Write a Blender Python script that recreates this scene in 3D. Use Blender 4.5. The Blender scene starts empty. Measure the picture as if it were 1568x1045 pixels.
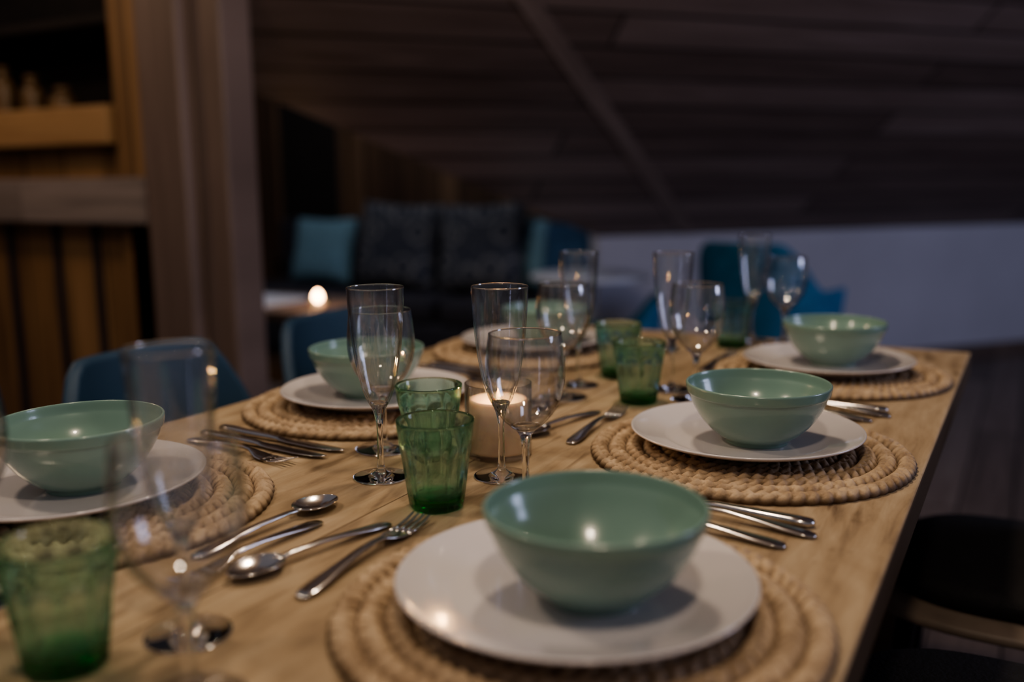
import bpy, math, random
from mathutils import Vector, Matrix
random.seed(4)
S=bpy.context.scene
COL=S.collection
pi=math.pi
TZ=0.75  # table top

# ------------------------------------------------------------------ materials
def nm(name):
    m=bpy.data.materials.new(name); m.use_nodes=True
    nt=m.node_tree; b=nt.nodes['Principled BSDF']
    return m,nt,b
def lk(nt,a,b): nt.links.new(a,b)
def simple(name,col,rough=.5,metal=0,coat=0,spec=.5,noise=0,nscale=20,bump=0,bscale=60):
    m,nt,b=nm(name)
    b.inputs['Base Color'].default_value=(*col,1)
    b.inputs['Roughness'].default_value=rough
    b.inputs['Metallic'].default_value=metal
    b.inputs['Coat Weight'].default_value=coat
    b.inputs['Specular IOR Level'].default_value=spec
    tc=nt.nodes.new('ShaderNodeTexCoord')
    if noise:
        n=nt.nodes.new('ShaderNodeTexNoise'); n.inputs['Scale'].default_value=nscale; n.inputs['Detail'].default_value=5
        lk(nt,tc.outputs['Object'],n.inputs['Vector'])
        r=nt.nodes.new('ShaderNodeValToRGB')
        r.color_ramp.elements[0].position=.3; r.color_ramp.elements[1].position=.7
        r.color_ramp.elements[0].color=(*[c*(1-noise) for c in col],1)
        r.color_ramp.elements[1].color=(*[min(1,c*(1+noise)) for c in col],1)
        lk(nt,n.outputs['Fac'],r.inputs['Fac']); lk(nt,r.outputs['Color'],b.inputs['Base Color'])
    if bump:
        n=nt.nodes.new('ShaderNodeTexNoise'); n.inputs['Scale'].default_value=bscale; n.inputs['Detail'].default_value=4
        lk(nt,tc.outputs['Object'],n.inputs['Vector'])
        bp=nt.nodes.new('ShaderNodeBump'); bp.inputs['Strength'].default_value=bump; bp.inputs['Distance'].default_value=.01
        lk(nt,n.outputs['Fac'],bp.inputs['Height']); lk(nt,bp.outputs['Normal'],b.inputs['Normal'])
    return m
def boards(name,along,across,width,cols,gap=.004,length=2.4,rough=.6,grain=1.0,bump=.4,dark=(.01,.007,.005),var=.38):
    """plank cladding: rows across `across`, grain along `along` (world vectors)"""
    m,nt,b=nm(name); N=nt.nodes
    tc=N.new('ShaderNodeNewGeometry')
    def dot(v):
        d=N.new('ShaderNodeVectorMath'); d.operation='DOT_PRODUCT'; d.inputs[1].default_value=v
        lk(nt,tc.outputs['Position'],d.inputs[0]); return d.outputs['Value']
    a=dot(along); c=dot(across)
    cb=N.new('ShaderNodeCombineXYZ'); lk(nt,a,cb.inputs[0]); lk(nt,c,cb.inputs[1])
    br=N.new('ShaderNodeTexBrick'); lk(nt,cb.outputs[0],br.inputs['Vector'])
    br.inputs['Scale'].default_value=1; br.inputs['Brick Width'].default_value=length; br.inputs['Row Height'].default_value=width
    br.inputs['Mortar Size'].default_value=gap; br.inputs['Mortar Smooth'].default_value=.3; br.inputs['Bias'].default_value=0
    br.inputs['Color1'].default_value=(0,0,0,1); br.inputs['Color2'].default_value=(1,1,1,1); br.inputs['Mortar'].default_value=(.5,.5,.5,1)
    # grain
    dv=N.new('ShaderNodeMath'); dv.operation='MULTIPLY'; dv.inputs[1].default_value=1.6; lk(nt,a,dv.inputs[0])
    ml=N.new('ShaderNodeMath'); ml.operation='MULTIPLY'; ml.inputs[1].default_value=28; lk(nt,c,ml.inputs[0])
    sep=N.new('ShaderNodeMath'); sep.operation='MULTIPLY'; sep.inputs[1].default_value=7; lk(nt,br.outputs['Color'],sep.inputs[0])
    cb2=N.new('ShaderNodeCombineXYZ'); lk(nt,dv.outputs[0],cb2.inputs[0]); lk(nt,ml.outputs[0],cb2.inputs[1]); lk(nt,sep.outputs[0],cb2.inputs[2])
    n=N.new('ShaderNodeTexNoise'); n.inputs['Scale'].default_value=1; n.inputs['Detail'].default_value=6; n.inputs['Distortion'].default_value=.8
    lk(nt,cb2.outputs[0],n.inputs['Vector'])
    mx=N.new('ShaderNodeMath'); mx.operation='MULTIPLY_ADD'; mx.inputs[1].default_value=var
    lk(nt,br.outputs['Color'],mx.inputs[0]); 
    sc=N.new('ShaderNodeMath'); sc.operation='MULTIPLY_ADD'; sc.inputs[1].default_value=.9*grain; sc.inputs[2].default_value=-.15*grain
    lk(nt,n.outputs['Fac'],sc.inputs[0]); lk(nt,sc.outputs[0],mx.inputs[2])
    r=N.new('ShaderNodeValToRGB'); e=r.color_ramp.elements
    e[0].position=.15; e[0].color=(*cols[0],1); e[1].position=.85; e[1].color=(*cols[2],1)
    k=e.new(.5); k.color=(*cols[1],1)
    lk(nt,mx.outputs[0],r.inputs['Fac'])
    mix=N.new('ShaderNodeMixRGB'); mix.inputs['Color2'].default_value=(*dark,1)
    lk(nt,br.outputs['Fac'],mix.inputs['Fac']); lk(nt,r.outputs['Color'],mix.inputs['Color1'])
    lk(nt,mix.outputs['Color'],b.inputs['Base Color'])
    b.inputs['Roughness'].default_value=rough
    iv=N.new('ShaderNodeMath'); iv.operation='MULTIPLY_ADD'; iv.inputs[1].default_value=-1.2
    lk(nt,br.outputs['Fac'],iv.inputs[0]); ng=N.new('ShaderNodeMath'); ng.operation='MULTIPLY'; ng.inputs[1].default_value=.5
    lk(nt,n.outputs['Fac'],ng.inputs[0]); lk(nt,ng.outputs[0],iv.inputs[2])
    bp=N.new('ShaderNodeBump'); bp.inputs['Strength'].default_value=bump; bp.inputs['Distance'].default_value=.004
    lk(nt,iv.outputs[0],bp.inputs['Height']); lk(nt,bp.outputs['Normal'],b.inputs['Normal'])
    return m

def table_wood():
    m,nt,b=nm('old_oak_top'); N=nt.nodes
    tc=N.new('ShaderNodeTexCoord')
    def mp(s,rz=0):
        k=N.new('ShaderNodeMapping'); k.inputs['Scale'].default_value=s; k.inputs['Rotation'].default_value=(0,0,rz); lk(nt,tc.outputs['Object'],k.inputs['Vector']); return k.outputs[0]
    # planks
    cb=N.new('ShaderNodeMapping'); cb.inputs['Rotation'].default_value=(0,0,pi/2); cb.inputs['Location'].default_value=(.3,.089,0)
    lk(nt,tc.outputs['Object'],cb.inputs['Vector'])
    br=N.new('ShaderNodeTexBrick'); lk(nt,cb.outputs[0],br.inputs['Vector'])
    for k_,v_ in (('Scale',1),('Brick Width',6),('Row Height',.2353),('Mortar Size',.0011),('Mortar Smooth',.4),('Bias',0)): br.inputs[k_].default_value=v_
    br.inputs['Color1'].default_value=(0,0,0,1); br.inputs['Color2'].default_value=(1,1,1,1); br.inputs['Mortar'].default_value=(.5,.5,.5,1)
    off=N.new('ShaderNodeVectorMath'); off.operation='SCALE'; off.inputs['Scale'].default_value=5; lk(nt,br.outputs['Color'],off.inputs[0])
    def addo(s):
        k=N.new('ShaderNodeVectorMath'); k.operation='ADD'; lk(nt,mp(s),k.inputs[0]); lk(nt,off.outputs[0],k.inputs[1]); return k.outputs[0]
    big=N.new('ShaderNodeTexNoise'); big.inputs['Scale'].default_value=1; big.inputs['Detail'].default_value=6; big.inputs['Distortion'].default_value=2.4
    lk(nt,addo((8,3.6,3)),big.inputs['Vector'])
    gr=N.new('ShaderNodeTexNoise'); gr.inputs['Scale'].default_value=1; gr.inputs['Detail'].default_value=9; gr.inputs['Distortion'].default_value=1.0; gr.inputs['Roughness'].default_value=.72
    lk(nt,addo((75,8,20)),gr.inputs['Vector'])
    wv=N.new('ShaderNodeTexWave'); wv.wave_type='BANDS'; wv.bands_direction='X'; wv.inputs['Scale'].default_value=1; wv.inputs['Distortion'].default_value=14; wv.inputs['Detail'].default_value=4; wv.inputs['Detail Scale'].default_value=.7
    lk(nt,addo((8,1.6,5)),wv.inputs['Vector'])
    def mad(a,mu,c):
        k=N.new('ShaderNodeMath'); k.operation='MULTIPLY_ADD'; lk(nt,a,k.inputs[0]); k.inputs[1].default_value=mu
        if isinstance(c,float): k.inputs[2].default_value=c
        else: lk(nt,c,k.inputs[2])
        return k.outputs[0]
    v=mad(wv.outputs['Fac'],.14,mad(gr.outputs['Fac'],.75,mad(big.outputs['Fac'],.95,-.40)))
    r=N.new('ShaderNodeValToRGB'); e=r.color_ramp.elements
    e[0].position=.15; e[0].color=(.16,.108,.066,1); e[1].position=.82; e[1].color=(.48,.375,.25,1)
    k=e.new(.45); k.color=(.345,.252,.155,1)
    lk(nt,v,r.inputs['Fac'])
    # knots / cracks
    cr=N.new('ShaderNodeTexNoise'); cr.inputs['Scale'].default_value=1; cr.inputs['Detail'].default_value=5; cr.inputs['Distortion'].default_value=1.4
    lk(nt,addo((20,4.5,9)),cr.inputs['Vector'])
    r2=N.new('ShaderNodeValToRGB'); r2.color_ramp.elements[0].position=.31; r2.color_ramp.elements[0].color=(.36,.31,.27,1); r2.color_ramp.elements[1].position=.39; r2.color_ramp.elements[1].color=(1,1,1,1)
    lk(nt,cr.outputs['Fac'],r2.inputs['Fac'])
    mu=N.new('ShaderNodeMixRGB'); mu.blend_type='MULTIPLY'; mu.inputs['Fac'].default_value=.7
    lk(nt,r.outputs['Color'],mu.inputs['Color1']); lk(nt,r2.outputs['Color'],mu.inputs['Color2'])
    mo=N.new('ShaderNodeMixRGB'); mo.inputs['Color2'].default_value=(.10,.06,.03,1); lk(nt,br.outputs['Fac'],mo.inputs['Fac']); lk(nt,mu.outputs['Color'],mo.inputs['Color1'])
    lk(nt,mo.outputs['Color'],b.inputs['Base Color'])
    b.inputs['Roughness'].default_value=.6; b.inputs['Specular IOR Level'].default_value=.25
    bp=N.new('ShaderNodeBump'); bp.inputs['Strength'].default_value=.4; bp.inputs['Distance'].default_value=.003
    lk(nt,gr.outputs['Fac'],bp.inputs['Height']); lk(nt,bp.outputs['Normal'],b.inputs['Normal'])
    return m

def thin_glass(name,tint=(1,1,1),gl=1.0):
    m=bpy.data.materials.new(name); m.use_nodes=True; nt=m.node_tree; nt.nodes.clear()
    o=nt.nodes.new('ShaderNodeOutputMaterial'); mx=nt.nodes.new('ShaderNodeMixShader')
    t=nt.nodes.new('ShaderNodeBsdfTransparent'); g=nt.nodes.new('ShaderNodeBsdfGlossy'); g.inputs['Roughness'].default_value=.02
    lw=nt.nodes.new('ShaderNodeLayerWeight'); lw.inputs['Blend'].default_value=.5
    pw=nt.nodes.new('ShaderNodeMath'); pw.operation='POWER'; pw.inputs[1].default_value=2.5; lk(nt,lw.outputs['Facing'],pw.inputs[0])
    ma=nt.nodes.new('ShaderNodeMath'); ma.operation='MULTIPLY_ADD'; ma.inputs[1].default_value=.65*gl; ma.inputs[2].default_value=.085; lk(nt,pw.outputs[0],ma.inputs[0])
    tr=nt.nodes.new('ShaderNodeValToRGB'); tr.color_ramp.elements[0].position=.45; tr.color_ramp.elements[0].color=(*tint,1)
    tr.color_ramp.elements[1].color=(*[c*.7 for c in tint],1)
    lk(nt,lw.outputs['Facing'],tr.inputs['Fac']); lk(nt,tr.outputs['Color'],t.inputs['Color'])
    lk(nt,ma.outputs[0],mx.inputs['Fac']); lk(nt,t.outputs[0],mx.inputs[1]); lk(nt,g.outputs[0],mx.inputs[2]); lk(nt,mx.outputs[0],o.inputs['Surface'])
    return m
def glass(name,col=(1,1,1),ior=1.5,rough=0.0,transp=0.0,absorb=None,dens=0):
    m=bpy.data.materials.new(name); m.use_nodes=True; nt=m.node_tree; nt.nodes.clear()
    o=nt.nodes.new('ShaderNodeOutputMaterial'); g=nt.nodes.new('ShaderNodeBsdfGlass')
    g.inputs['Color'].default_value=(*col,1); g.inputs['IOR'].default_value=ior; g.inputs['Roughness'].default_value=rough
    if absorb:
        va=nt.nodes.new('ShaderNodeVolumeAbsorption'); va.inputs['Color'].default_value=(*absorb,1); va.inputs['Density'].default_value=dens
        lk(nt,va.outputs[0],o.inputs['Volume'])
    if transp:
        t=nt.nodes.new('ShaderNodeBsdfTransparent'); t.inputs['Color'].default_value=(*col,1)
        mx=nt.nodes.new('ShaderNodeMixShader'); mx.inputs['Fac'].default_value=transp
        lk(nt,g.outputs[0],mx.inputs[1]); lk(nt,t.outputs[0],mx.inputs[2]); lk(nt,mx.outputs[0],o.inputs['Surface'])
    else: lk(nt,g.outputs[0],o.inputs['Surface'])
    return m
def emis(name,col,st):
    m=bpy.data.materials.new(name); m.use_nodes=True; nt=m.node_tree; b=nt.nodes['Principled BSDF']
    b.inputs['Base Color'].default_value=(*col,1); b.inputs['Emission Color'].default_value=(*col,1); b.inputs['Emission Strength'].default_value=st
    return m

M={}
M['top']=table_wood()
M['edge']=simple('table_side',(.13,.08,.045),.65,noise=.4,nscale=12,bump=.4)
M['plate']=simple('white_porcelain',(.65,.61,.61),.16,coat=.3)
M['bowl']=simple('celadon_glaze',(.205,.32,.272),.22,coat=.4,noise=.05,nscale=9)
M['steel']=simple('polished_steel',(.62,.59,.56),.16,metal=1,noise=.08,nscale=40)
M['thin']=thin_glass('thin_clear_glass',(.995,.995,.995))
M['clear']=glass('clear_glass',(1,1,1),1.48)
M['green']=glass('green_glass',(.97,.99,.98),1.48,0,.2,(.14,.78,.60),165)
M['wax']=simple('candle_wax',(.80,.68,.56),.5)
wb=M['wax'].node_tree.nodes['Principled BSDF']; wb.inputs['Subsurface Weight'].default_value=.6; wb.inputs['Subsurface Radius'].default_value=(.03,.015,.008)
wb.inputs['Emission Color'].default_value=(1,.55,.28,1); wb.inputs['Emission Strength'].default_value=.06  # slight glow put into the wax, imitating flame light shining through
M['flame']=emis('candle_flame',(1,.62,.25),10)
M['flamebg']=emis('candle_flame_far',(1,.58,.28),45)
M['blue']=simple('blue_chair_shell',(.02,.055,.10),.55,noise=.15,nscale=6)
M['brightblue']=simple('bright_blue_fabric',(.012,.13,.26),.8,noise=.25,nscale=30,bump=.3)
M['blackseat']=simple('black_seat_fabric',(.012,.011,.012),.75,noise=.3,nscale=80,bump=.3,bscale=200)
M['bar']=simple('dark_blue_metal_bar',(.018,.020,.032),.5,metal=.3,noise=.2)
M['palerim']=simple('pale_plywood_rim',(.26,.205,.16),.5,noise=.2,nscale=15)
M['leg']=simple('dark_metal_leg',(.02,.02,.022),.4,metal=.8,noise=.1)
M['sofa']=simple('charcoal_sofa_fabric',(.024,.025,.038),.9,noise=.3,nscale=60,bump=.4,bscale=150)
M['lblue']=simple('light_blue_pillow_fabric',(.13,.25,.33),.85,noise=.15,nscale=30,bump=.3)
M['dblue']=simple('navy_pillow_fabric',(.014,.06,.14),.85,noise=.2,nscale=30)
M['white']=simple('white_cloth',(.50,.54,.64),.8,noise=.08,nscale=12)
M['knee']=simple('white_plaster',(.34,.34,.39),.85,noise=.06,nscale=2.2,bump=.15,bscale=30)
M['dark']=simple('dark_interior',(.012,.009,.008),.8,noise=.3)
M['jar']=simple('jar_amber',(.13,.08,.035),.35,noise=.3,nscale=8)
M['floor']=boards('floor_boards',(0,1,0),(1,0,0),.16,[(.09,.07,.062),(.16,.125,.11),(.22,.18,.16)],length=2.2,rough=.55)
E=(.661,.750,0); NU=(.750,-.661,0)
M['ceil']=boards('ceiling_boards',E,NU,.135,[(.06,.040,.033),(.13,.092,.080),(.205,.155,.14)],length=3.1,rough=.5,grain=.95,gap=.007,var=.38,dark=(.012,.008,.006))
M['wallw']=boards('wall_boards',(0,0,1),(1,0,0),.14,[(.035,.02,.013),(.09,.052,.031),(.16,.098,.058)],length=4,gap=.006,var=.6)
M['warmwood']=boards('warm_pine_boards',(0,0,1),(1,0,0),.21,[(.11,.058,.026),(.24,.138,.06),(.36,.215,.10)],length=5,gap=.003)
M['warmledge']=boards('warm_pine_ledge',(1,0,0),(0,0,1),.3,[(.15,.085,.038),(.31,.185,.085),(.43,.27,.13)],length=5,gap=.001)
M['greywood']=boards('weathered_grey_wood',(1,0,0),(0,0,1),.4,[(.11,.088,.08),(.21,.175,.16),(.30,.25,.23)],length=6,gap=.001)
M['postwood']=boards('weathered_post_wood',(0,0,1),(1,0,0),.5,[(.05,.032,.026),(.11,.076,.062),(.18,.13,.11)],length=6,gap=.0005)
M['batten']=boards('batten_wood',(0,1,0),(1,0,0),.5,[(.08,.058,.05),(.155,.115,.10),(.22,.17,.15)],length=6,gap=.0005)

def patterned(name):
    m,nt,b=nm(name); N=nt.nodes
    tc=N.new('ShaderNodeTexCoord'); mp=N.new('ShaderNodeMapping'); mp.inputs['Location'].default_value=(0,0,0)
    lk(nt,tc.outputs['Object'],mp.inputs['Vector'])
    v=N.new('ShaderNodeTexVoronoi'); v.inputs['Scale'].default_value=6.5; v.feature='F1'; lk(nt,mp.outputs[0],v.inputs['Vector'])
    w=N.new('ShaderNodeMath'); w.operation='MULTIPLY'; w.inputs[1].default_value=19; lk(nt,v.outputs['Distance'],w.inputs[0])
    s=N.new('ShaderNodeMath'); s.operation='SINE'; lk(nt,w.outputs[0],s.inputs[0])
    r=N.new('ShaderNodeValToRGB'); r.color_ramp.elements[0].position=.2; r.color_ramp.elements[0].color=(.035,.042,.062,1); r.color_ramp.elements[1].position=.85; r.color_ramp.elements[1].color=(.135,.14,.155,1)
    lk(nt,s.outputs[0],r.inputs['Fac']); lk(nt,r.outputs['Color'],b.inputs['Base Color']); b.inputs['Roughness'].default_value=.9
    return m
M['pattern']=patterned('mandala_pillow_fabric')

def matmat():
    m,nt,b=nm('braided_seagrass'); N=nt.nodes
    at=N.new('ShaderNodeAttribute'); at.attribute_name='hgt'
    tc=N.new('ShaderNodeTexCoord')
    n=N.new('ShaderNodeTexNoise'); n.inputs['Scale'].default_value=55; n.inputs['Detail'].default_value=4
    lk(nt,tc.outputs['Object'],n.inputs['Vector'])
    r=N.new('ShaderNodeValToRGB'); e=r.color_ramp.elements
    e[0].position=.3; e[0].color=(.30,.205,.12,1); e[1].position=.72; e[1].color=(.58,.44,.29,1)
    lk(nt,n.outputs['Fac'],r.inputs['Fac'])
    r2=N.new('ShaderNodeValToRGB'); r2.color_ramp.elements[0].position=.10; r2.color_ramp.elements[0].color=(.2,.15,.10,1); r2.color_ramp.elements[1].position=.55; r2.color_ramp.elements[1].color=(1,1,1,1)  # crevice shade put into the colour: low parts of the braid darkened
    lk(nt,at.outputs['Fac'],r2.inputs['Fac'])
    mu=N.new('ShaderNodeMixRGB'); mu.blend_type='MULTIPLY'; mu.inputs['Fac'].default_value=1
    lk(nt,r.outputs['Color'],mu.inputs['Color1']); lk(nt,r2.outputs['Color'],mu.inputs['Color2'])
    lk(nt,mu.outputs['Color'],b.inputs['Base Color']); b.inputs['Roughness'].default_value=.7
    n2=N.new('ShaderNodeTexNoise'); n2.inputs['Scale'].default_value=320; lk(nt,tc.outputs['Object'],n2.inputs['Vector'])
    bp=N.new('ShaderNodeBump'); bp.inputs['Strength'].default_value=.5; bp.inputs['Distance'].default_value=.0015
    lk(nt,n2.outputs['Fac'],bp.inputs['Height']); lk(nt,bp.outputs['Normal'],b.inputs['Normal'])
    return m
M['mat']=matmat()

# ------------------------------------------------------------------ mesh builder
class MB:
    def __init__(s): s.v=[];s.f=[];s.m=[];s.sm=[];s.mats=[]
    def mi(s,mat):
        if mat not in s.mats: s.mats.append(mat)
        return s.mats.index(mat)
    def add(s,V,F,mat,smooth=True,X=None):
        o=len(s.v); i=s.mi(mat)
        for p in V:
            p=Vector(p)
            if X is not None: p=X@p
            s.v.append(tuple(p))
        for f in F:
            s.f.append(tuple(o+k for k in f)); s.m.append(i); s.sm.append(smooth)
    def box(s,c,d,mat,X=None,bev=0):
        x,y,z=[k/2 for k in d]; b=min(bev,x*.9,y*.9,z*.9)
        if b<=0:
            V=[(c[0]+sx*x,c[1]+sy*y,c[2]+sz*z) for sx in(-1,1) for sy in(-1,1) for sz in(-1,1)]
            F=[(0,1,3,2),(4,6,7,5),(0,4,5,1),(2,3,7,6),(0,2,6,4),(1,5,7,3)]
            s.add(V,F,mat,False,X); return
        import bmesh
        bm=bmesh.new(); bmesh.ops.create_cube(bm,size=1)
        for v in bm.verts: v.co=Vector((v.co.x*d[0],v.co.y*d[1],v.co.z*d[2]))
        bmesh.ops.bevel(bm,geom=list(bm.edges),offset=b,segments=3,profile=.5,affect='EDGES')
        bm.verts.index_update()
        V=[v.co+Vector(c) for v in bm.verts]; F=[[v.index for v in f.verts] for f in bm.faces]; bm.free()
        s.add(V,F,mat,bev>.02,X)
    def lathe(s,prof,mat,n=64,X=None,c=(0,0,0)):
        rows=[]
        V=[]
        for (r,z) in prof:
            if r<1e-6: rows.append([len(V)]); V.append((c[0],c[1],c[2]+z))
            else:
                rows.append(list(range(len(V),len(V)+n)))
                for k in range(n):
                    a=2*pi*k/n; V.append((c[0]+r*math.cos(a),c[1]+r*math.sin(a),c[2]+z))
        F=[]
        for i in range(len(rows)-1):
            A,B=rows[i],rows[i+1]
            for k in range(n):
                k2=(k+1)%n
                if len(A)==1 and len(B)==1: continue
                if len(A)==1: F.append((A[0],B[k2],B[k]))
                elif len(B)==1: F.append((A[k],A[k2],B[0]))
                else: F.append((A[k],A[k2],B[k2],B[k]))
        s.add(V,F,mat,True,X)
    def grid(s,fn,nu,nv,mat,X=None,closeu=False,closev=False):
        V=[];F=[]
        for i in range(nu):
            for j in range(nv): V.append(fn(i/(nu if closeu else nu-1),j/(nv if closev else nv-1)))
        for i in range(nu if closeu else nu-1):
            for j in range(nv if closev else nv-1):
                i2=(i+1)%nu;j2=(j+1)%nv
                F.append((i*nv+j,i2*nv+j,i2*nv+j2,i*nv+j2))
        s.add(V,F,mat,True,X)
    def mesh(s,name):
        me=bpy.data.meshes.new(name); me.from_pydata(s.v,[],s.f)
        for m in s.mats: me.materials.append(m)
        me.polygons.foreach_set('material_index',s.m); me.polygons.foreach_set('use_smooth',s.sm)
        me.update(); return me
def obj(name,me,loc=(0,0,0),rot=(0,0,0),sc=(1,1,1)):
    o=bpy.data.objects.new(name,me); COL.objects.link(o); o.location=loc; o.rotation_euler=rot; o.scale=sc; return o

# smooth polyline helper (Catmull-Rom over profile)
def cr(pts,n=6):
    P=[Vector((*p,0)) for p in pts]; out=[]
    for i in range(len(P)-1):
        p0=P[max(i-1,0)];p1=P[i];p2=P[i+1];p3=P[min(i+2,len(P)-1)]
        for k in range(n):
            t=k/n
            q=.5*((2*p1)+(-p0+p2)*t+(2*p0-5*p1+4*p2-p3)*t*t+(-p0+3*p1-3*p2+p3)*t**3)
            out.append((max(q.x,0),q.y))
    out.append(tuple(pts[-1])); return out

# ------------------------------------------------------------------ room shell
def slope_z(x,y): return .79+.7*((x+1.91)*.75+(y-4.37)*-.661)
def flat_poly(name,pts,mat,thick=None,dirn=(0,0,1)):
    mb=MB(); n=len(pts); d=Vector(dirn)*(thick or 0)
    if thick:
        V=[Vector(p) for p in pts]+[Vector(p)+d for p in pts]
        F=[tuple(range(n)),tuple(range(2*n-1,n-1,-1))]+[(i,(i+1)%n,n+(i+1)%n,n+i) for i in range(n)]
        mb.add(V,F,mat,False)
    else: mb.add(pts,[tuple(range(n))],mat,False)
    return obj(name,mb.mesh(name))
flat_poly('floor',[(-5,-3,0),(5,-3,0),(5,9,0),(-5,9,0)],M['floor'],.1,(0,0,-1))
cp=[(-1.91,4.37),(2.4,9.26),(6.0,6.1),(3.0,-2.2),(.4,-.05),(-2.06,2.22),(-2.20,2.24),(-2.42,2.47)]
flat_poly('ceiling',[(x,y,slope_z(x,y)) for x,y in cp],M['ceil'],.12,(-.43,.38,.82))
# batten on the slope
mb=MB()
def sl(x,y,off): return Vector((x,y,slope_z(x,y)))+Vector((.43,-.38,-.82))*off
a=[(-1.595,4.715),(-1.535,4.78),(-1.48,1.5),(-1.54,1.5)]
V=[sl(x,y,0.0) for x,y in a]+[sl(x,y,.007) for x,y in a]
mb.add(V,[(4,5,6,7),(0,1,5,4),(1,2,6,5),(2,3,7,6),(3,0,4,7)],M['batten'],False)
obj('trim_1',mb.mesh('trim_1'))
# knee wall
def kw(s): return (-1.91+.661*s,4.37+.75*s)
a=kw(0);b=kw(6.2)
flat_poly('wall_right',[(a[0],a[1],0),(b[0],b[1],0),(b[0],b[1],.80),(a[0],a[1],.80)],M['knee'],.12,(-.75,.661,0))
flat_poly('wall_back',[(-5,4.95,0),(-1.45,4.95,0),(-1.45,4.95,2.7),(-5,4.95,2.7)],M['wallw'],.1,(0,1,0))
flat_poly('wall_left',[(-4.85,-3,0),(-4.85,4.95,0),(-4.85,4.95,2.7),(-4.85,-3,2.7)],M['wallw'],.1,(-1,0,0))
# baseboard on the knee wall
a=kw(.02);b=kw(6.2)
o=flat_poly('baseboard_right',[(a[0]+.002,a[1],0),(b[0]+.002,b[1],0),(b[0]+.002,b[1],.08),(a[0]+.002,a[1],.08)],M['postwood'],.018,(.75,-.661,0))
# dark window in back wall
mb=MB()
mb.box((-4.2,4.93,1.2),(.52,.03,1.3),M['dark'])
for x in(-4.48,-3.92): mb.box((x,4.92,1.2),(.06,.06,1.42),M['wallw'],bev=.006)
for z in(.52,1.88): mb.box((-4.2,4.92,z),(.62,.06,.06),M['wallw'],bev=.006)
obj('window_1',mb.mesh('window_1'))

# ------------------------------------------------------------------ partition with shelf niche, rail, slats
Y=2.1
mb=MB()
# warm column
mb.box((-2.492,Y+.06,1.3),(.216,.10,2.6),M['warmwood'],bev=.006)
# ledge
mb.box((-3.42,Y+.10,1.26),(1.64,.24,.125),M['warmledge'],bev=.01)
# boards between ledge and rail
mb.box((-3.42,Y+.09,1.14),(1.64,.04,.12),M['warmwood'])
# niche back + top + side
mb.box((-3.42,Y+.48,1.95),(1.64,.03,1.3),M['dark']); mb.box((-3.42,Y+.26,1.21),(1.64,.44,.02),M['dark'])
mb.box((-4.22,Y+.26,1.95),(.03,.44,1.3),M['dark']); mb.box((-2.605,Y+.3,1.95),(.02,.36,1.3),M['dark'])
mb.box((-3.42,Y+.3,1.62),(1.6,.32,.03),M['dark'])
# grey rail
mb.box((-3.319,Y-.03,1.02),(1.86,.07,.145),M['greywood'],bev=.008)
# boards with dark upright bars
edges=[-4.2,-3.98,-3.73,-3.47,-3.225,-2.97,-2.765,-2.56]
for i in range(len(edges)-1):
    xa=edges[i]+.004;xb=edges[i+1]-.004
    mb.box(((xa+xb)/2,Y+.06,.475),(xb-xa,.035,.95),M['warmwood'],bev=.004)
mb.box((-2.475,Y+.03,.475),(.17,.04,.95),M['warmwood'],bev=.004)
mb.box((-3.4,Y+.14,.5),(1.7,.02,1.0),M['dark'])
for x in edges[:-1]+[-2.56]:
    mb.box((x,Y+.035,.475),(.026,.02,.95),M['bar'],bev=.004)
obj('wooden_partition_shelf',mb.mesh('wooden_partition_shelf'))
mb=MB()
mb.box((-2.289,Y,1.35),(.178,.16,2.7),M['postwood'],bev=.012)
mb.box((-2.14,Y+.035,1.35),(.12,.13,2.7),M['postwood'],bev=.012)
obj('timber_post',mb.mesh('timber_post'))
# jars on the shelf
def jar(r,h,name,x,y,z,mat):
    mb=MB(); mb.lathe(cr([(0,0),(r*.95,0),(r,.01),(r,h*.7),(r*.55,h*.85),(r*.5,h)],4)+[(r*.6,h),(r*.6,h+.02),(0,h+.02)],mat,24)
    obj(name,mb.mesh(name),(x,y,z))
jar(.040,.12,'storage_jar',-3.22,Y+.17,1.3225,M['jar'])
jar(.050,.07,'storage_jar',-3.05,Y+.17,1.3225,M['jar'])
jar(.04,.16,'storage_jar',-3.38,Y+.17,1.3225,M['jar'])

# ------------------------------------------------------------------ dining table
x0,x1,y0,y1=-1.03,-.089,-.42,1.933
mb=MB()
mb.box(((x0+x1)/2,(y0+y1)/2,TZ-.0225),(x1-x0,y1-y0,.045),M['top'],bev=.004)
for x in(x0+.08,x1-.08):
    mb.box((x,(y0+y1)/2,TZ-.09),(.03,y1-y0-.24,.085),M['edge'],bev=.004)
for y in(y0+.1,y1-.1):
    mb.box(((x0+x1)/2,y,TZ-.09),(x1-x0-.16,.03,.085),M['edge'],bev=.004)
for x in(x0+.1,x1-.1):
    for y in(y0+.12,y1-.12): mb.box((x,y,(TZ-.045)/2),(.075,.075,TZ-.046),M['edge'],bev=.006)
obj('dining_table',mb.mesh('dining_table'))

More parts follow.
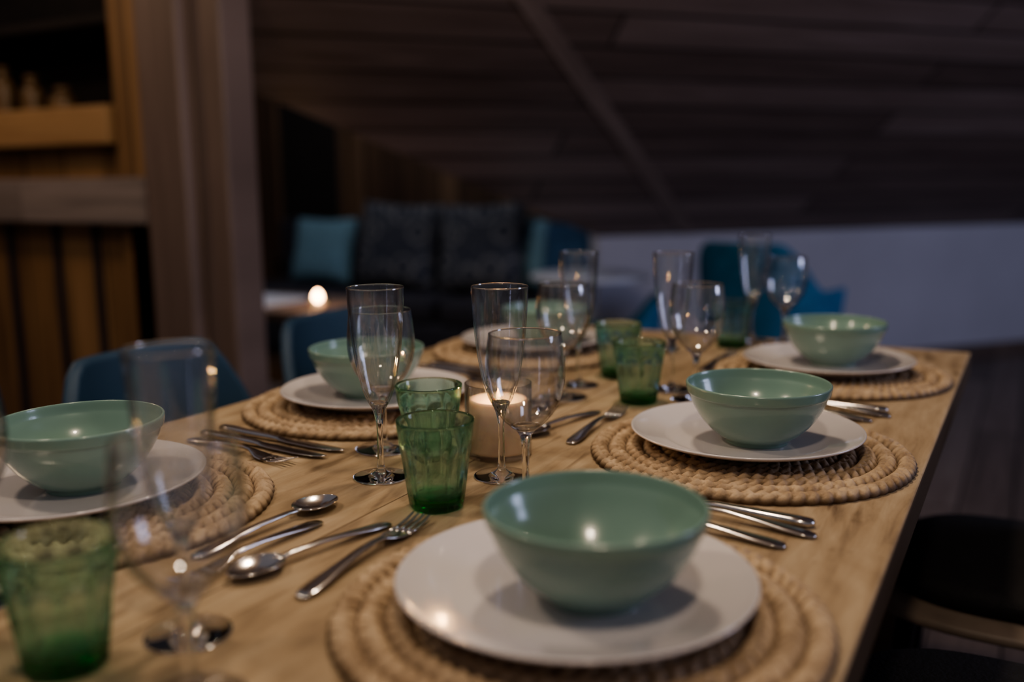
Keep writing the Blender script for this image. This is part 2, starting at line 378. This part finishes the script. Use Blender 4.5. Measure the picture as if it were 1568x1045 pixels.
# ------------------------------------------------------------------ placemats
def placemat():
    R=.186; rings=9; w=R/rings; nr=9; na=900
    V=[];H=[];F=[]
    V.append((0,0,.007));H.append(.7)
    rows=[]
    for i in range(rings):
        for j in range(nr):
            if i==0 and j<3: continue
            u=-1+2*(j+ .0)/(nr-1 if i==rings-1 else nr)
            rmid=(i+.5)*w; r=rmid+u*w*.5
            cnt=max(6,round(2*pi*rmid/.0145))
            row=[]
            for k in range(na):
                th=2*pi*k/na
                ph=cnt*th/(2*pi)+i*.37+.15*math.sin(3*th+i)
                s=ph+.55*abs(u)+(.5 if u>0 else 0)
                lobe=abs(math.sin(pi*s))**.6
                env=math.sqrt(max(0,1-u*u*.96))
                h=env*(.5+.5*lobe)*(.92+.08*math.sin(7.3*ph+i))
                rr=r
                if i==rings-1 and u>0: rr=rmid+ (r-rmid)*(.86+.2*lobe)
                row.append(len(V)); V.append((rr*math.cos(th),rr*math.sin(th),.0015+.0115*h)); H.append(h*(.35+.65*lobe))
            rows.append(row)
    for k in range(na): F.append((0,rows[0][k],rows[0][(k+1)%na]))
    for a in range(len(rows)-1):
        A,B=rows[a],rows[a+1]
        for k in range(na):
            k2=(k+1)%na; F.append((A[k],B[k],B[k2],A[k2]))
    # skirt to table
    last=rows[-1]; base=[]
    for k in range(na):
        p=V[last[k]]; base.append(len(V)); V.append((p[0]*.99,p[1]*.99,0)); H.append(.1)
    for k in range(na):
        k2=(k+1)%na; F.append((last[k],base[k],base[k2],last[k2]))
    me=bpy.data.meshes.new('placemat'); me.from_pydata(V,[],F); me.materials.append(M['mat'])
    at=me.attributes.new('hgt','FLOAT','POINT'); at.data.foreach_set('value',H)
    me.polygons.foreach_set('use_smooth',[True]*len(F)); me.update(); return me
ME_mat=placemat()

# plate (coupe with raised rim)
def plate():
    mb=MB()
    p=[(0,.003),(.075,.003),(.078,0),(.083,0),(.088,.004),(.112,.009),(.130,.0150),(.1350,.0178),(.1352,.0195),(.1335,.0198),(.128,.0175),(.112,.0125),(.098,.0085),(.088,.0070),(.04,.0066),(0,.0066)]
    mb.lathe([p[0]]+cr(p[1:-1],3)+[p[-1]],M['plate'],96)
    return mb.mesh('dinner_plate')
def bowl():
    mb=MB()
    o=[(0,.004),(.030,.004),(.032,0),(.036,0),(.0375,.004),(.048,.011),(.062,.025),(.0735,.043),(.0785,.056),(.0797,.0585),(.0812,.0595),(.0824,.066),(.0826,.0695),(.0812,.0708),(.0798,.0695),(.0785,.061),(.0765,.056),(.070,.041),(.058,.025),(.044,.013),(.025,.008),(0,.007)]
    mb.lathe([o[0]]+cr(o[1:-1],4)+[o[-1]],M['bowl'],96)
    return mb.mesh('serving_bowl')
ME_plate=plate(); ME_bowl=bowl()
MT=.0133 # plate rest height above table
right=[(.122,0,0),(.615,.018,-.004),(1.095,.016,-.012),(1.600,.006,.010)]
left=[(.122,0,0,0),(.600,.013,.008,-.028),(1.084,-.010,-.006,0),(1.575,.03,.0,0)]
for (y,dx,dy) in right:
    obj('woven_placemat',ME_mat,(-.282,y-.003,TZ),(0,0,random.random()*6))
    obj('dinner_plate',ME_plate,(-.286,y,TZ+MT),(0,0,0))
    obj('green_bowl',ME_bowl,(-.286+dx,y+dy,TZ+MT+.0067),(0,0,0))
for (y,dx,dy,px) in left:
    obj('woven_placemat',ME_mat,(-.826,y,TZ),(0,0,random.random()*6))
    obj('dinner_plate',ME_plate,(-.822+px,y,TZ+MT),(0,0,0))
    obj('green_bowl',ME_bowl,(-.822+px+dx,y+dy,TZ+MT+.0067),(0,0,0))

# ------------------------------------------------------------------ glassware
def stem(kind):
    mb=MB()
    if kind=='flute':
        foot=[(0,.0),(.029,0),(.0305,.001),(.0295,.0022),(.015,.004),(.006,.008),(.0038,.016),(.0034,.04),(.0036,.06),(.0056,.072),(.0082,.0795),(.0100,.084),(.0090,.0855),(.005,.0835),(0,.083)]
        bw=[(.0090,.081),(.0145,.092),(.0205,.112),(.0252,.138),(.0285,.168),(.0303,.195),(.0310,.212)]
        H=.212;R=.031
    else:
        foot=[(0,.0),(.033,0),(.0345,.001),(.0335,.0022),(.017,.004),(.0065,.008),(.0042,.016),(.0038,.04),(.0040,.056),(.0060,.066),(.0100,.0722),(.0150,.0762),(.0135,.0772),(.007,.0750),(0,.0745)]
        bw=[(.0120,.0735),(.0235,.084),(.0345,.101),(.0400,.122),(.0405,.138),(.0388,.158),(.0368,.172)]
        H=.172;R=.0368
    mb.lathe([foot[0]]+cr(foot[1:-1],4)+[foot[-1]],M['clear'],48)
    pr=cr(bw,9)
    mb.lathe(pr,M['thin'],72)
    mb.lathe([(r-.0011*(1+1.2*(1-i/len(pr))),z+.0008*(1-i/len(pr))) for i,(r,z) in enumerate(pr)],M['thin'],72)
    # rounded lip
    def lip(u,v):
        a=u*2*pi;b=v*2*pi; r=R-.0005+.0008*math.cos(b)
        return (r*math.cos(a),r*math.sin(a),H+.0008*math.sin(b))
    mb.grid(lip,72,8,M['clear'],closeu=True,closev=True)
    return mb.mesh('champagne_flute' if kind=='flute' else 'wine_glass')
ME_fl=stem('flute'); ME_wi=stem('wine')
for x,y in [(-.618,.819),(-.500,.882),(-.480,1.385),(-.622,1.350),(-.485,1.880),(-.520,.452)]:
    obj('champagne_flute',ME_fl,(x,y,TZ+.0003))
for x,y in [(-.682,.912),(-.443,.832),(-.425,1.335),(-.607,1.262),(-.418,1.862),(-.447,.388),(-.716,.408)]:
    obj('wine_glass',ME_wi,(x,y,TZ+.0003))
def tumbler():
    mb=MB(); n=180; P=10
    H=.09; V=[];F=[]
    rb,rt=.0275,.0392
    zs=[0,.0012,.003]+[.003+(H-.003)*i/32 for i in range(1,33)]
    rows=[]
    for z in zs:
        t=z/H; r=rb+(rt-rb)*(t**.85)
        if z<.003: r-= .0018*(1-z/.003)
        row=[]
        for k in range(n):
            a=2*pi*k/n; fr=(k*P/n)%1
            c=abs(2*fr-1)   # 1 at rib, 0 at panel centre
            top=.066-.010*(c**3)     # arched panel top
            f=1/(1+math.exp((z-top)/.0016))
            dep=(.0008+.0013*(1-c**4))*f*min(1,.3+z/.012)
            rr=r-dep
            row.append(len(V)); V.append((rr*math.cos(a),rr*math.sin(a),z))
        rows.append(row)
    # rim and inner
    for (r,z) in [(rt-.0006,H+.0008),(rt-.0016,H+.0006),(rt-.0024,H-.001)]+[(rb-.0050+(rt-.0024-rb+.0050)*((z/H)**.8),z) for z in [.08,.07,.06,.05,.04,.03,.02,.014]]+[(rb-.010,.0115),(.012,.0105)]:
        row=[]
        for k in range(n):
            a=2*pi*k/n; row.append(len(V)); V.append((r*math.cos(a),r*math.sin(a),z))
        rows.append(row)
    for A,B in zip(rows[:-1],rows[1:]):
        for k in range(n):
            k2=(k+1)%n; F.append((A[k],A[k2],B[k2],B[k]))
    c0=len(V);V.append((0,0,.0015)); 
    for k in range(n): F.append((c0,rows[0][(k+1)%n],rows[0][k]))
    c1=len(V);V.append((0,0,.0103))
    for k in range(n): F.append((c1,rows[-1][k],rows[-1][(k+1)%n]))
    mb.add(V,F,M['green']); return mb.mesh('green_tumbler')
ME_tu=tumbler()
for i,(x,y) in enumerate([(-.511,.768),(-.608,.902),(-.495,1.283),(-.592,1.440),(-.502,1.795),(-.560,.382),(-.658,.345)]):
    obj('green_tumbler',ME_tu,(x,y,TZ+.0003),(0,0,i*.37))

# candle in glass holder
cx,cy=-.546,.957
mb=MB()
mb.lathe([(0,.0005),(.0385,.0005),(.0395,.003),(.0400,.088),(.0385,.0885),(.0380,.006),(0,.0055)],M['thin'],64)
mb.lathe([(0,.0062),(.0345,.0062),(.0352,.009),(.0352,.066),(.0340,.069),(.030,.0675),(.012,.062),(0,.0615)],M['wax'],48)
mb.lathe([(0,.061),(.001,.061),(.001,.068),(0,.0682)],M['dark'],10)
mb.lathe(cr([(0,.066),(.0022,.069),(.0024,.072),(.0012,.077),(0,.081)],4),M['flame'],16)
obj('pillar_candle_in_glass',mb.mesh('pillar_candle_in_glass'),(cx,cy,TZ))

# ------------------------------------------------------------------ cutlery
def loft(mb,st,mat,n=12,y=0):
    V=[];F=[]
    for s in st:
        yo=s[4] if len(s)>4 else 0
        for k in range(n):
            a=2*pi*k/n
            ca,sa=math.cos(a),math.sin(a)
            V.append((s[0],yo+y+s[1]*math.copysign(abs(ca)**.75,ca),s[2]+s[3]*math.copysign(abs(sa)**.75,sa)))
    for i in range(len(st)-1):
        for k in range(n):
            k2=(k+1)%n; F.append((i*n+k,(i+1)*n+k,(i+1)*n+k2,i*n+k2))
    F.append(tuple(range(n))); F.append(tuple(range(len(st)*n-1,(len(st)-1)*n-1,-1)))
    mb.add(V,F,mat)
def handle(L0):
    return [(0,.002,.0022,.0008),(.002,.0062,.0024,.0013),(.012,.0088,.0032,.0016),(.03,.0085,.0045,.0017),(.055,.0062,.0068,.0019),(.085,.0043,.0088,.0021),(L0-.012,.0034,.0088,.0022),(L0,.0036,.0080,.0021)]
def spoon(L=.195):
    mb=MB(); hb=.058; L0=L-hb
    st=handle(L0)+[(L0+.006,.0055,.0072,.0014)]
    loft(mb,st,M['steel'])
    def dish(top):
        def f(u,v):
            a=v*2*pi; r=u
            x=L-hb*.5+ math.cos(a)*r*hb*.5; w=.0205*(1-.12*math.cos(a)); y=math.sin(a)*r*w
            z=.0016+.0075*(r*r)+(0.0 if not top else .0011)
            z+= -.0012*max(0,math.cos(a))*r
            return (x,y,z)
        return f
    mb.grid(dish(True),9,40,M['steel'],closev=True); mb.grid(dish(False),9,40,M['steel'],closev=True)
    def rim(u,v):
        a=u*2*pi
        x,y,z=dish(False)(1,u); b=v*2*pi
        return (x+.0007*math.cos(b)*math.cos(a),y+.0007*math.cos(b)*math.sin(a),z+.0006+.0008*math.sin(b))
    mb.grid(rim,40,6,M['steel'],closeu=True,closev=True)
    return mb.mesh('spoon')
def fork(L=.195):
    mb=MB(); L0=L-.075
    st=handle(L0)+[(L0+.010,.0075,.0058,.0012),(L0+.020,.0112,.0038,.0010),(L0+.030,.0118,.0028,.0010),(L0+.034,.0118,.0027,.0009)]
    loft(mb,st,M['steel'])
    for i in range(4):
        y=(i-1.5)*.0064
        loft(mb,[(L0+.031,.0024,.0028,.0009,y),(L0+.045,.0020,.0028,.0009,y),(L0+.060,.0018,.0045,.0009,y*.97),(L0+.070,.0014,.0070,.0008,y*.95),(L0+.075,.0004,.0082,.0004,y*.94)],M['steel'],8)
    return mb.mesh('fork')
def knife(L=.215):
    mb=MB()
    loft(mb,[(0,.003,.004,.002),(.003,.0075,.0042,.0036),(.02,.0088,.0044,.0038),(.06,.0075,.0044,.0036),(.095,.006,.0044,.0036),(.108,.0055,.0042,.0028),(.114,.0075,.0040,.0010,.001),(.13,.0092,.0040,.0008,.001),(.175,.0098,.0040,.0007,.001),(.20,.0075,.0040,.0006,.0025),(.211,.004,.0040,.0005,.0045),(L,.001,.0040,.0003,.006)],M['steel'])
    return mb.mesh('table_knife')
ME_sp,ME_fk,ME_kn=spoon(),fork(),knife()
LEN={'spoon':.195,'fork':.195,'table_knife':.215}
MEc={'spoon':ME_sp,'fork':ME_fk,'table_knife':ME_kn}
def cut(kind,head,direction_pt,dz=0.0003,sc=1.0,hold='head'):
    h=Vector(head);d=(Vector(direction_pt)-h).normalized(); L=LEN[kind]*sc
    if hold=='head': tail=h+d*L
    else: tail=Vector(direction_pt)
    ang=math.atan2(-d.y,-d.x)
    obj(kind,MEc[kind],(tail.x,tail.y,TZ+dz),(0,0,ang),(sc,sc,sc))
for k,oy in enumerate([-.49,0,.497]):
    cut('spoon',(-.562+.004*k,.530+oy),(-.524,.690+oy),sc=.9)
    cut('fork',(-.505+.004*k,.728+oy),(-.486,.525+oy))
    cut('table_knife',(-.375,.897+oy),(-.162,.879+oy),hold='tail')
    cut('fork',(-.35,.872+oy),(-.155,.852+oy),hold='tail')
    cut('spoon',(-.37,.830+oy),(-.174,.815+oy),hold='tail')
    cut('table_knife',(-.715,.870+oy),(-.92,.886+oy))
    cut('table_knife',(-.719,.840+oy),(-.967,.861+oy))
    cut('fork',(-.735,.806+oy),(-.957,.834+oy))
    cut('spoon',(-.610,.728+oy) if k<2 else (-.600,.722+oy),(-.622,.58+oy),sc=.9)
    if k>0: cut('fork',(-.592,.500+oy),(-.584,.67+oy),sc=.9)
cut('spoon',(-.594,1.728),(-.598,1.6),sc=.9)
cut('fork',(-.478,1.728),(-.476,1.5),sc=1)

# ------------------------------------------------------------------ tub chairs
def tub_chair(name,shell,seatm,rimm,top=.80,arm=.62,R=.235,seat=.46,legm=None,ang=112,rimout=0):
    """faces +x, origin at floor under seat centre"""
    mb=MB(); lm=legm or M['leg']
    def sh(inner):
        def f(u,v):
            a=pi+ (u-.5)*2*math.radians(ang)
            c=abs(u-.5)*2
            zt=arm+(top-arm)*(.5+.5*math.cos(pi*min(1,max(0,(c-.28)/.40))))
            z=seat-.03+(zt-seat+.03)*v
            r=R+.02*v-(.022 if inner else 0)
            ca,sa=math.cos(a),math.sin(a)
            k=(abs(ca)**2.8+abs(sa)**2.8)**(-1/2.8)
            return (r*k*ca,r*k*sa,z)
        return f
    nu,nv=41,9
    mb.grid(sh(False),nu,nv,shell); mb.grid(sh(True),nu,nv,shell)
    def edge(u,v):
        A=Vector(sh(False)(u,1));B=Vector(sh(True)(u,1)); m=(A+B)/2; h=(A-B)/2
        return tuple(m+h*math.cos(pi*v)+Vector((0,0,.011))*math.sin(pi*v))
    mb.grid(edge,nu,7,shell)
    for u in(0,1):
        def side(s,v,u=u):
            A=Vector(sh(False)(u,s));B=Vector(sh(True)(u,s)); m=(A+B)/2;h=(A-B)/2
            out=Vector((1,0,0))*.011
            return tuple(m+h*math.cos(pi*v)+out*math.sin(pi*v))
        mb.grid(side,nv,7,shell)
    def disc(rx,z0,z1,mat,bev,cx=0):
        n=48; V=[];F=[];rows=[]
        for (s,z) in [(0,z0),(1-bev/rx,z0),(1,z0+bev*.6),(1,z1-bev*.6),(1-bev/rx,z1),(0.5,z1+.004),(0,z1+.005)]:
            row=[]
            for k in range(n):
                a=2*pi*k/n; ca,sa=math.cos(a),math.sin(a); kk=(abs(ca)**3+abs(sa)**3)**(-1/3)
                row.append(len(V)); V.append((cx+rx*s*kk*ca,rx*s*kk*sa,z))
            rows.append(row)
        for A,B in zip(rows[:-1],rows[1:]):
            for k in range(n): F.append((A[k],A[(k+1)%n],B[(k+1)%n],B[k]))
        mb.add(V,F,mat)
    disc(R-.008+rimout,seat-.045,seat-.028,rimm,.006,.005)
    disc(R-.026,seat-.029,seat+.012,seatm,.016,.005)
    for sx in(-1,1):
        for sy in(-1,1):
            V=[];F=[];n=12
            for t in(0,1):
                c=Vector((sx*(R-.06+.035*(1-t)),sy*(R-.06+.035*(1-t)),(seat-.04)*t)); rr=.010+.006*t
                for k in range(n):
                    a=2*pi*k/n; V.append((c.x+rr*math.cos(a),c.y+rr*math.sin(a),c.z))
            for k in range(n): F.append((k,(k+1)%n,n+(k+1)%n,n+k))
            F.append(tuple(range(n-1,-1,-1)))
            mb.add(V,F,lm)
    return mb.mesh(name)
ME_ch=tub_chair('blue_tub_chair',M['blue'],M['blue'],M['blue'],legm=M['palerim'],top=.785,arm=.55,R=.205)
for y in (.63,1.105,1.60): obj('dining_chair',ME_ch,(-1.14,y,0))
ME_ch2=tub_chair('dark_dining_chair',M['blackseat'],M['blackseat'],M['palerim'],top=.78,arm=.74,R=.205,seat=.49,ang=48,rimout=.022)
for y in (.58,1.045,1.58): obj('dark_dining_chair',ME_ch2,(.02,y,0),(0,0,pi))

# ------------------------------------------------------------------ lounge area
def pillow(name,w,h,t,mat,loc,rot):
    mb=MB()
    def f(sgn):
        def g(u,v):
            x=2*u-1;y=2*v-1
            e=max(0,(1-x**4)*(1-y**4))
            px=x*w/2*(1-.08*(1-abs(y))*abs(x)); py=y*h/2*(1-.08*(1-abs(x))*abs(y))
            return (px,sgn*t/2*e**.5,py)
        return g
    mb.grid(f(1),25,25,mat); mb.grid(f(-1),25,25,mat)
    o=obj(name,mb.mesh(name),loc,rot); return o
mb=MB()
sx0,sx1=-4.35,-1.99
w=sx1-sx0;c=(sx0+sx1)/2
mb.box((c,4.50,.20),(w,.70,.24),M['sofa'],bev=.03)
for i in range(3): mb.box((sx0+.02+w*(i+.5)/3,4.45,.38),(w/3-.04,.60,.15),M['sofa'],bev=.045)
mb.box((c,4.80,.50),(w,.13,.68),M['sofa'],bev=.05)
for x in (sx0+.05,sx1-.05):
    for y in(4.22,4.78): mb.box((x,y,.045),(.05,.05,.09),M['dark'])
obj('sofa',mb.mesh('sofa'))
pillow('throw_pillow',.44,.40,.13,M['lblue'],(-3.77,4.50,.665),(-.28,0,.05))
pillow('throw_pillow',.56,.50,.15,M['pattern'],(-3.22,4.50,.71),(-.25,.04,0))
pillow('throw_pillow',.55,.50,.15,M['pattern'],(-2.66,4.50,.71),(-.25,-.05,0))
pillow('throw_pillow',.40,.40,.12,M['lblue'],(-2.28,4.58,.66),(-.2,.15,-.1))
pillow('throw_pillow',.32,.40,.12,M['dblue'],(-2.11,4.46,.66),(-.25,.0,-.1))

# low wooden side table with runner and tea light
mb=MB()
mb.box((-2.78,2.98,.565),(.85,.5,.035),M['postwood'],bev=.006)
for x in(-3.14,-2.42):
    for y in(2.78,3.18): mb.box((x,y,.274),(.05,.05,.548),M['postwood'],bev=.005)
mb.box((-2.78,2.98,.30),(.72,.40,.02),M['warmwood'])
obj('side_table',mb.mesh('side_table'))
mb=MB(); mb.box((-2.83,2.93,.5845),(.34,.42,.004),M['white'],bev=.0015); obj('table_runner',mb.mesh('table_runner'))
mb=MB()
mb.lathe([(0,0),(.034,0),(.036,.003),(.038,.055),(.036,.055),(.034,.006),(0,.006)],M['thin'],32)
mb.lathe([(0,.007),(.030,.007),(.030,.024),(0,.024)],M['wax'],24)
mb.lathe(cr([(0,.024),(.012,.034),(.015,.044),(.008,.058),(0,.066)],4),M['flamebg'],16)
obj('tea_light_candle',mb.mesh('tea_light_candle'),(-2.47,2.90,.583))

# bright blue armchairs + round white-topped table
ME_arm=tub_chair('blue_armchair',M['brightblue'],M['brightblue'],M['brightblue'],top=.80,arm=.60,R=.27,seat=.42)
obj('lounge_armchair',ME_arm,(-.99,4.15,0),(0,0,math.radians(75)))
obj('lounge_armchair',ME_arm,(-1.58,3.72,0),(0,0,math.radians(200)),(.8,.8,.72))
mb=MB()
mb.lathe([(0,0),(.17,0),(.175,.012),(.03,.025),(.025,.60),(.06,.615),(.27,.62),(.275,.63),(.27,.64),(0,.64)],M['white'],48)
obj('round_side_table',mb.mesh('round_side_table'),(-1.80,4.02,0))

# ------------------------------------------------------------------ lights
def point(name,loc,col,e,r=.04):
    l=bpy.data.lights.new(name,'POINT'); l.color=col; l.energy=e; l.shadow_soft_size=r
    o=bpy.data.objects.new(name,l); COL.objects.link(o); o.location=loc; return o
def area(name,loc,tgt,col,e,sx,sy):
    l=bpy.data.lights.new(name,'AREA'); l.shape='RECTANGLE'; l.size=sx; l.size_y=sy; l.color=col; l.energy=e
    o=bpy.data.objects.new(name,l); COL.objects.link(o); o.location=loc
    o.rotation_euler=(Vector(tgt)-Vector(loc)).to_track_quat('-Z','Y').to_euler(); return o
warm=(1,.80,.60)
point('pendant_bulb_far',(-.60,1.35,2.05),warm,24,.06)
point('pendant_bulb_near',(.05,.15,2.0),warm,17,.06)
point('pendant_bulb_left',(-1.25,.35,2.0),warm,15,.06)
point('candle_light',(cx,cy,TZ+.083),(1,.55,.22),.25,.006)
point('tea_light',(-2.47,2.90,.68),(1,.55,.25),.5,.01)
point('kitchen_lamp',(-3.1,1.1,2.1),(1,.68,.42),14,.08)
point('lounge_fill',(-3.2,3.4,2.2),(.90,.86,.86),26,.15)  # unseen fill added to brighten the dark sofa corner
area('window_light',(3.2,3.0,1.7),(-.8,4.6,.9),(.60,.66,1),42,1.4,1.2)
w=bpy.data.worlds.new('dusk'); S.world=w; w.use_nodes=True
bg=w.node_tree.nodes['Background']; bg.inputs['Color'].default_value=(.52,.50,.58,1); bg.inputs['Strength'].default_value=.24

# ------------------------------------------------------------------ camera
cd=bpy.data.cameras.new('camera'); cam=bpy.data.objects.new('camera',cd); COL.objects.link(cam)
cd.sensor_width=36; cd.lens=1454.4/1568*36
R=Matrix.Rotation(.503,4,'Z')@Matrix.Rotation(pi/2-.1684,4,'X')@Matrix.Rotation(-.0096,4,'Z')
cam.matrix_world=Matrix.Translation((0,0,TZ+.325))@R
cd.dof.use_dof=True; cd.dof.focus_distance=1.03; cd.dof.aperture_fstop=1.7
cd.clip_start=.02
S.camera=cam
try:
    S.cycles.transparent_max_bounces=32; S.cycles.max_bounces=16; S.cycles.transmission_bounces=16
except Exception as ex: print(ex)
S.view_settings.view_transform='AgX'
try: S.view_settings.look='AgX - Medium High Contrast'
except Exception as ex: print(ex)
S.view_settings.exposure=0.28
